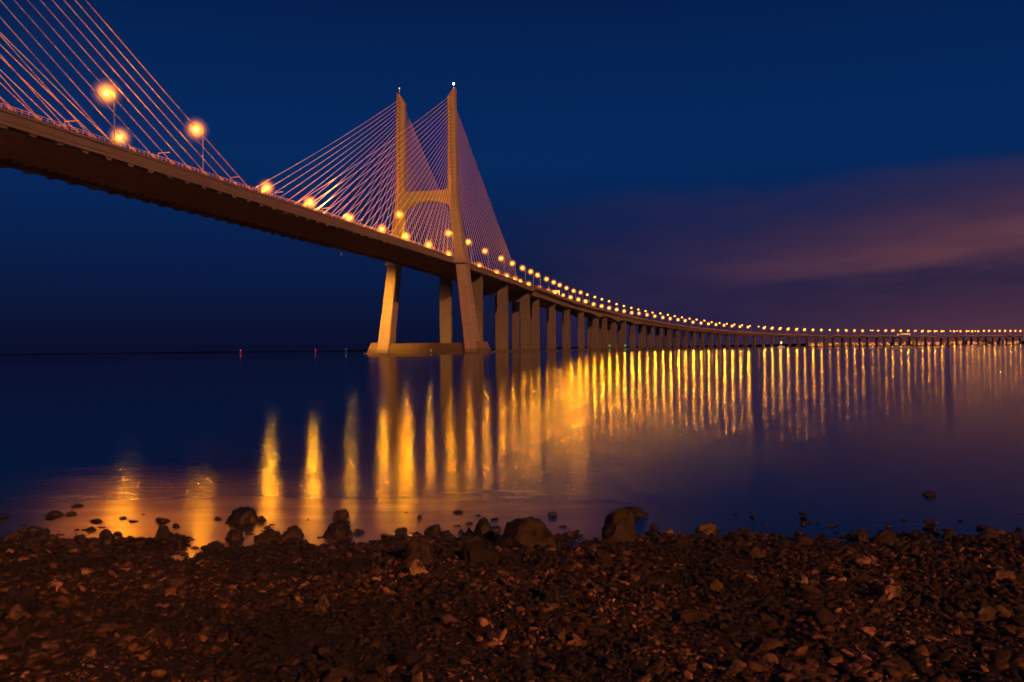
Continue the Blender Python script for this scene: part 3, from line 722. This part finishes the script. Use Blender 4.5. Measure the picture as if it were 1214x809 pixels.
BL = [
 (286, 620, 42, 19, M_BOULD, 'long low dark rock in the water in front of the leftmost bright streaks', 1),
 (309, 619, 18, 11, M_BOULD, 'small rounded dark rock touching the right end of the long low rock', 2),
 (346, 638, 26, 15, M_BOULD, 'blocky square dark rock at the waterline below the second golden streak', 3),
 (399, 638, 34, 20, M_BOULD, 'broad wedge-shaped dark rock at the waterline left of centre', 4),
 (403, 615, 18, 16, M_BOULD, 'knobbly dark rock standing in gold-lit water left of centre', 5),
 (423, 633, 18, 7, M_BOULD, 'low slab rock just right of the broad wedge-shaped rock', 6),
 (475, 631, 16, 8, M_BOULD, 'small flat-topped rock in the golden shallows left of the cube-like one', 7),
 (495, 634, 16, 6, M_BOULD, 'thin flat rock lying between two small rocks in golden shallows', 8),
 (514, 634, 21, 18, M_BOULD, 'cube-like dark rock stacked on a smaller one in golden shallows', 9),
 (497, 615, 8, 7, M_BOULD, 'tiny round rock alone in the golden shallows near centre', 10),
 (573, 640, 24, 29, M_BOULD, 'upright rounded dark boulder left of the large split boulder', 11),
 (546, 632, 9, 7, M_BOULD, 'left one of two small round rocks beside the upright boulder', 12),
 (557, 632, 10, 9, M_BOULD, 'right one of two small round rocks beside the upright boulder', 13),
 (624, 648, 66, 36, M_BOULD, 'largest broad dark boulder at the waterline near the centre', 14),
 (735, 642, 38, 42, M_BOULD, 'tall blocky brown boulder at the waterline right of centre', 15),
 (755, 611, 30, 10, M_BOULD, 'low flat rock in the water behind the tall blocky boulder', 16),
 (497, 668, 40, 34, M_BOULD, 'dark rounded weed-covered boulder below the golden shallows', 17),
 (495, 682, 26, 20, M_PALE, 'tilted pale stone slab leaning at the weed-covered boulder', 18),
 (570, 668, 46, 26, M_BOULD, 'wide squared block in front of the upright boulder', 19),
 (193, 640, 18, 18, M_BOULD, 'rounded dark stone poking up at the waterline, left part of beach', 20),
 (126, 642, 18, 16, M_BOULD, 'pointed dark stone at the waterline below the left reflection', 21),
 (107, 630, 16, 8, M_BOULD, 'flat oval stone in the shallows at left', 22),
 (27, 634, 17, 11, M_BOULD, 'dark stone at the waterline near the left edge', 23),
 (63, 612, 20, 9, M_BOULD, 'flat squarish rock out in the misty water at left', 24),
 (90, 602, 22, 6, M_BOULD, 'faint low rock farthest out in the misty water at left', 25),
 (209, 626, 12, 8, M_BOULD, 'small rock alone in glowing shallows left of the long low rock', 26),
 (259, 617, 12, 7, M_BOULD, 'small stone in the water just left of the long low rock', 27),
 (277, 640, 22, 14, M_BOULD, 'rounded waterline stone below the long low rock', 28),
 (315, 642, 32, 16, M_BOULD, 'broad low waterline boulder between the long low rock and the blocky one', 29),
 (1103, 588, 19, 8, M_BOULD, 'single dark rock out in open water at the right', 30),
 (840, 632, 27, 13, M_PALE, 'pale orange-topped rock in the shallows right of centre', 31),
 (881, 630, 17, 6, M_BOULD, 'low dark rock in shallows right of the orange-topped rock', 32),
 (954, 645, 24, 12, M_BOULD, 'dark waterline stone midway along the right half', 33),
 (1024, 643, 22, 14, M_BOULD, 'dark rounded waterline stone, left one of two at right', 34),
 (1053, 645, 32, 17, M_BOULD, 'dark broad waterline stone, right one of two at right', 35),
 (1110, 634, 12, 8, M_BOULD, 'left one of two small rocks in the right shallows', 36),
 (1127, 637, 14, 11, M_BOULD, 'right one of two small rocks in the right shallows', 37),
 (1181, 632, 20, 7, M_BOULD, 'low dark rock in the shallows near the right edge', 38),
 (897, 661, 26, 13, M_PALE, 'orange-brown flattish stone on the upper beach right of centre', 39),
 (851, 702, 36, 16, M_PALE, 'flat tan stone on the beach below the orange-topped rock', 40),
 (1057, 712, 44, 20, M_PALE, 'tan flat stone with a smaller stone on it, right side', 41),
 (1058, 694, 14, 9, M_PALE, 'small tan stone resting on top of a flat tan stone', 42),
 (1184, 739, 52, 19, M_PALE, 'large pale slab lying near the right edge of the beach', 43),
 (1184, 688, 30, 14, M_PALE, 'knobbly tan stone near the right edge above the large pale slab', 44),
 (952, 694, 20, 13, M_PALE, 'small tan stone in the middle of the right half of beach', 45),
 (1020, 690, 30, 14, M_STONE, 'brown stone just left of the tan flat stone', 46),
 (208, 698, 30, 13, M_STONE, 'wide brown stone half sunk in gravel in the left half', 47),
 (382, 722, 26, 20, M_PALE, 'pale brown upright stone in gravel left of centre', 48),
 (157, 726, 20, 15, M_STONE, 'brown angular stone in the left half of the beach', 49),
 (20, 735, 34, 18, M_STONE, 'brown stone in gravel at the left edge', 50),
 (73, 720, 24, 14, M_STONE, 'rounded brown stone near the left edge', 51),
 (654, 715, 26, 24, M_STONE, 'rough brown stone in gravel below the largest boulder', 52),
 (715, 672, 30, 20, M_BOULD, 'brown lump of rock at the foot of the tall blocky boulder', 53),
 (312, 690, 16, 10, M_STONE, 'small flat brown stone in gravel left of the pale upright stone', 54),
]
for px, py, w, h, m, l, sd_ in BL:
    kw = {}
    if w < 24 and py < 636: h *= .72
    if sd_ in (3, 7, 9, 15, 19, 24): kw = dict(kind_='square')
    if sd_ in (2, 10, 11, 12, 13, 17, 20, 30, 35): kw = dict(kind_='round')
    if sd_ == 14: kw = dict(dep=.7)
    boulder(px, py, w, h, m, l, sd_, **kw)
# scattered waterline rocks
random.seed(5)
for i in range(210):
    x = random.uniform(-5.6, 5.6); y = shore(x) + random.gauss(.08, .26); sz = .022 + .07 * random.random() ** 2
    o = bpy.data.objects.new('shore_rock', random.choice(stone_meshes)); COL.objects.link(o)
    o.location = (x, y, max(ground(x, y), -.03) + sz * .1); o.scale = (sz, sz * random.uniform(.7, 1), sz * random.uniform(.5, .85)); o.rotation_euler = (random.gauss(0, .2), random.gauss(0, .2), random.uniform(0, 6.3))
    tag(o, 'small dark wet rock along the waterline', 'rock', 'small wet rocks along the waterline')

for i in range(85):
    x = random.uniform(-5.4, 3.2) if i % 4 else random.uniform(2.5, 5.2); y = shore(x) + .15 + 1.3 * random.random() ** 2; sz = .018 + .055 * random.random() ** 2
    o = bpy.data.objects.new('shallows_rock', random.choice(stone_meshes)); COL.objects.link(o)
    o.location = (x, y, sz * .05); o.scale = (sz * random.uniform(1, 1.5), sz, sz * random.uniform(.4, .7)); o.rotation_euler = (0, 0, random.uniform(0, 6.3)); o.data = o.data
    tag(o, 'small jagged rock breaking the surface of the shallows', 'rock', 'small jagged rocks out in the shallows')

# ---------------------------------------------------------------- light
SUN_AZ = (.5, -1.0); SUN_EL = 21.0
sun = bpy.data.lights.new('sun', 'SUN'); so = bpy.data.objects.new('sun', sun); COL.objects.link(so)
sun.energy = 3.7; sun.angle = R(.5); sun.color = (1.0, .29, .062)
sdv = Vector((SUN_AZ[0], SUN_AZ[1], 0)).normalized() * math.cos(R(SUN_EL)) + Vector((0, 0, math.sin(R(SUN_EL))))
so.rotation_euler = sdv.to_track_quat('Z', 'Y').to_euler()
w = bpy.data.worlds.new('World'); S.world = w; w.use_nodes = True; nt = w.node_tree
bg = nt.nodes['Background']; tc = nt.nodes.new('ShaderNodeTexCoord').outputs['Generated']
sky = nt.nodes.new('ShaderNodeTexSky'); sky.sky_type = 'NISHITA'; sky.sun_disc = False; sky.sun_elevation = R(SUN_EL); sky.sun_rotation = math.atan2(SUN_AZ[0], SUN_AZ[1])
sx = nt.nodes.new('ShaderNodeSeparateXYZ'); nt.links.new(tc, sx.inputs[0]); X, Y, Z = sx.outputs
hz = math_(nt, 'SQRT', math_(nt, 'ADD', math_(nt, 'MULTIPLY', X, X), math_(nt, 'MULTIPLY', Y, Y)))
el = math_(nt, 'DIVIDE', Z, math_(nt, 'MAXIMUM', hz, .01))            # tangent of the elevation
az = math_(nt, 'DIVIDE', X, math_(nt, 'MAXIMUM', hz, .01))            # sine of the azimuth
elc = math_(nt, 'MAXIMUM', el, 0.0)
blue = ramp(nt, math_(nt, 'MULTIPLY', elc, 2.0, clamp=True), [(0, (.0016, .0034, .022)), (.07, (.0014, .0048, .033)), (.2, (.0012, .0100, .060)), (.42, (.0008, .0200, .104)), (.62, (.0008, .0170, .092)), (.85, (.0008, .0105, .062)), (1, (.0008, .0090, .054))])
cv = nt.nodes.new('ShaderNodeCombineXYZ'); nt.links.new(az, cv.inputs[0]); nt.links.new(math_(nt, 'MULTIPLY', el, 4.2), cv.inputs[1])
n1 = noise_(nt, cv.outputs[0], 2.2, 5, .5, .3); n2 = noise_(nt, cv.outputs[0], 5.5, 4, .5, .2)
# bank of dim cloud low in the centre and right
eh = math_(nt, 'ADD', elc, math_(nt, 'MULTIPLY', math_(nt, 'SUBTRACT', n1, .5), .07))
eh = math_(nt, 'ADD', eh, math_(nt, 'MULTIPLY', math_(nt, 'SUBTRACT', n2, .5), .05))
lowm = ramp(nt, math_(nt, 'MULTIPLY', eh, 4.0, clamp=True), [(0, (1, 1, 1)), (.40, (1, 1, 1)), (.58, (.55, .55, .55)), (.74, (0, 0, 0))], 'EASE')
veil = ramp(nt, math_(nt, 'ADD', az, math_(nt, 'MULTIPLY', math_(nt, 'SUBTRACT', n2, .5), .12), clamp=True), [(0, (.010, .011, .050)), (.16, (.021, .016, .065)), (.32, (.034, .020, .058)), (.52, (.060, .026, .050))])
n3 = noise_(nt, cv.outputs[0], 13.0, 5, .6, .4)
lowm = math_(nt, 'MULTIPLY', lowm, math_(nt, 'MULTIPLY_ADD', n3, 1.5, .12, clamp=True))
cm = math_(nt, 'MULTIPLY', lowm, math_(nt, 'MULTIPLY_ADD', az, 5.5, .45, clamp=True))
col = mixc(nt, math_(nt, 'MULTIPLY', cm, .9), blue, veil)
# darker layer under the lit streak
dk = ramp(nt, math_(nt, 'MULTIPLY', math_(nt, 'ADD', elc, math_(nt, 'MULTIPLY', math_(nt, 'SUBTRACT', n2, .5), .03)), 8.0, clamp=True), [(0, (.6, .6, .6)), (.3, (1, 1, 1)), (.5, (.7, .7, .7)), (.66, (0, 0, 0))], 'EASE')
col = mixc(nt, math_(nt, 'MULTIPLY', math_(nt, 'MULTIPLY', dk, .62), math_(nt, 'MULTIPLY_ADD', az, 6.0, .3, clamp=True)), col, (.020, .013, .050))
# the pinkish lit streak: sharp below, feathered above
axis = math_(nt, 'SUBTRACT', el, math_(nt, 'MULTIPLY_ADD', az, .12, .046))
axis = math_(nt, 'ADD', axis, math_(nt, 'MULTIPLY', math_(nt, 'SUBTRACT', n1, .5), .045))
st = ramp(nt, math_(nt, 'MULTIPLY_ADD', axis, 10.0, .4, clamp=True), [(.22, (0, 0, 0)), (.36, (.85, .85, .85)), (.44, (1, 1, 1)), (.62, (.35, .35, .35)), (1, (0, 0, 0))], 'EASE')
st = math_(nt, 'MULTIPLY', math_(nt, 'MULTIPLY', st, math_(nt, 'MULTIPLY_ADD', n2, 1.6, -.15, clamp=True)), math_(nt, 'MULTIPLY_ADD', az, 3.6, -.55, clamp=True))
col = mixc(nt, math_(nt, 'MULTIPLY', st, .8), col, (.155, .052, .062))
# town glow low on the right horizon
gl = math_(nt, 'MULTIPLY', math_(nt, 'SUBTRACT', 1.0, math_(nt, 'MULTIPLY', elc, 16.0), clamp=True), math_(nt, 'MULTIPLY_ADD', az, 4.0, -.9, clamp=True))
col = mixc(nt, math_(nt, 'MULTIPLY', gl, .7), col, (.115, .038, .060))
fin = mixc(nt, .0003, col, sky.outputs[0], 'ADD')
nt.links.new(fin, bg.inputs[0]); bg.inputs[1].default_value = 1.0

# ---------------------------------------------------------------- render settings
S.view_settings.view_transform = 'Standard'; S.view_settings.look = 'None'; S.view_settings.exposure = 0; S.view_settings.gamma = 1
c = S.cycles; c.use_denoising = True; c.denoiser = 'OPENIMAGEDENOISE'; c.caustics_reflective = True; c.caustics_refractive = False
c.max_bounces = 4; c.diffuse_bounces = 2; c.glossy_bounces = 3; c.transmission_bounces = 0; c.use_light_tree = False; c.use_adaptive_sampling = False; c.transparent_max_bounces = 96; c.sample_clamp_indirect = 4
c.filter_width = 1.7
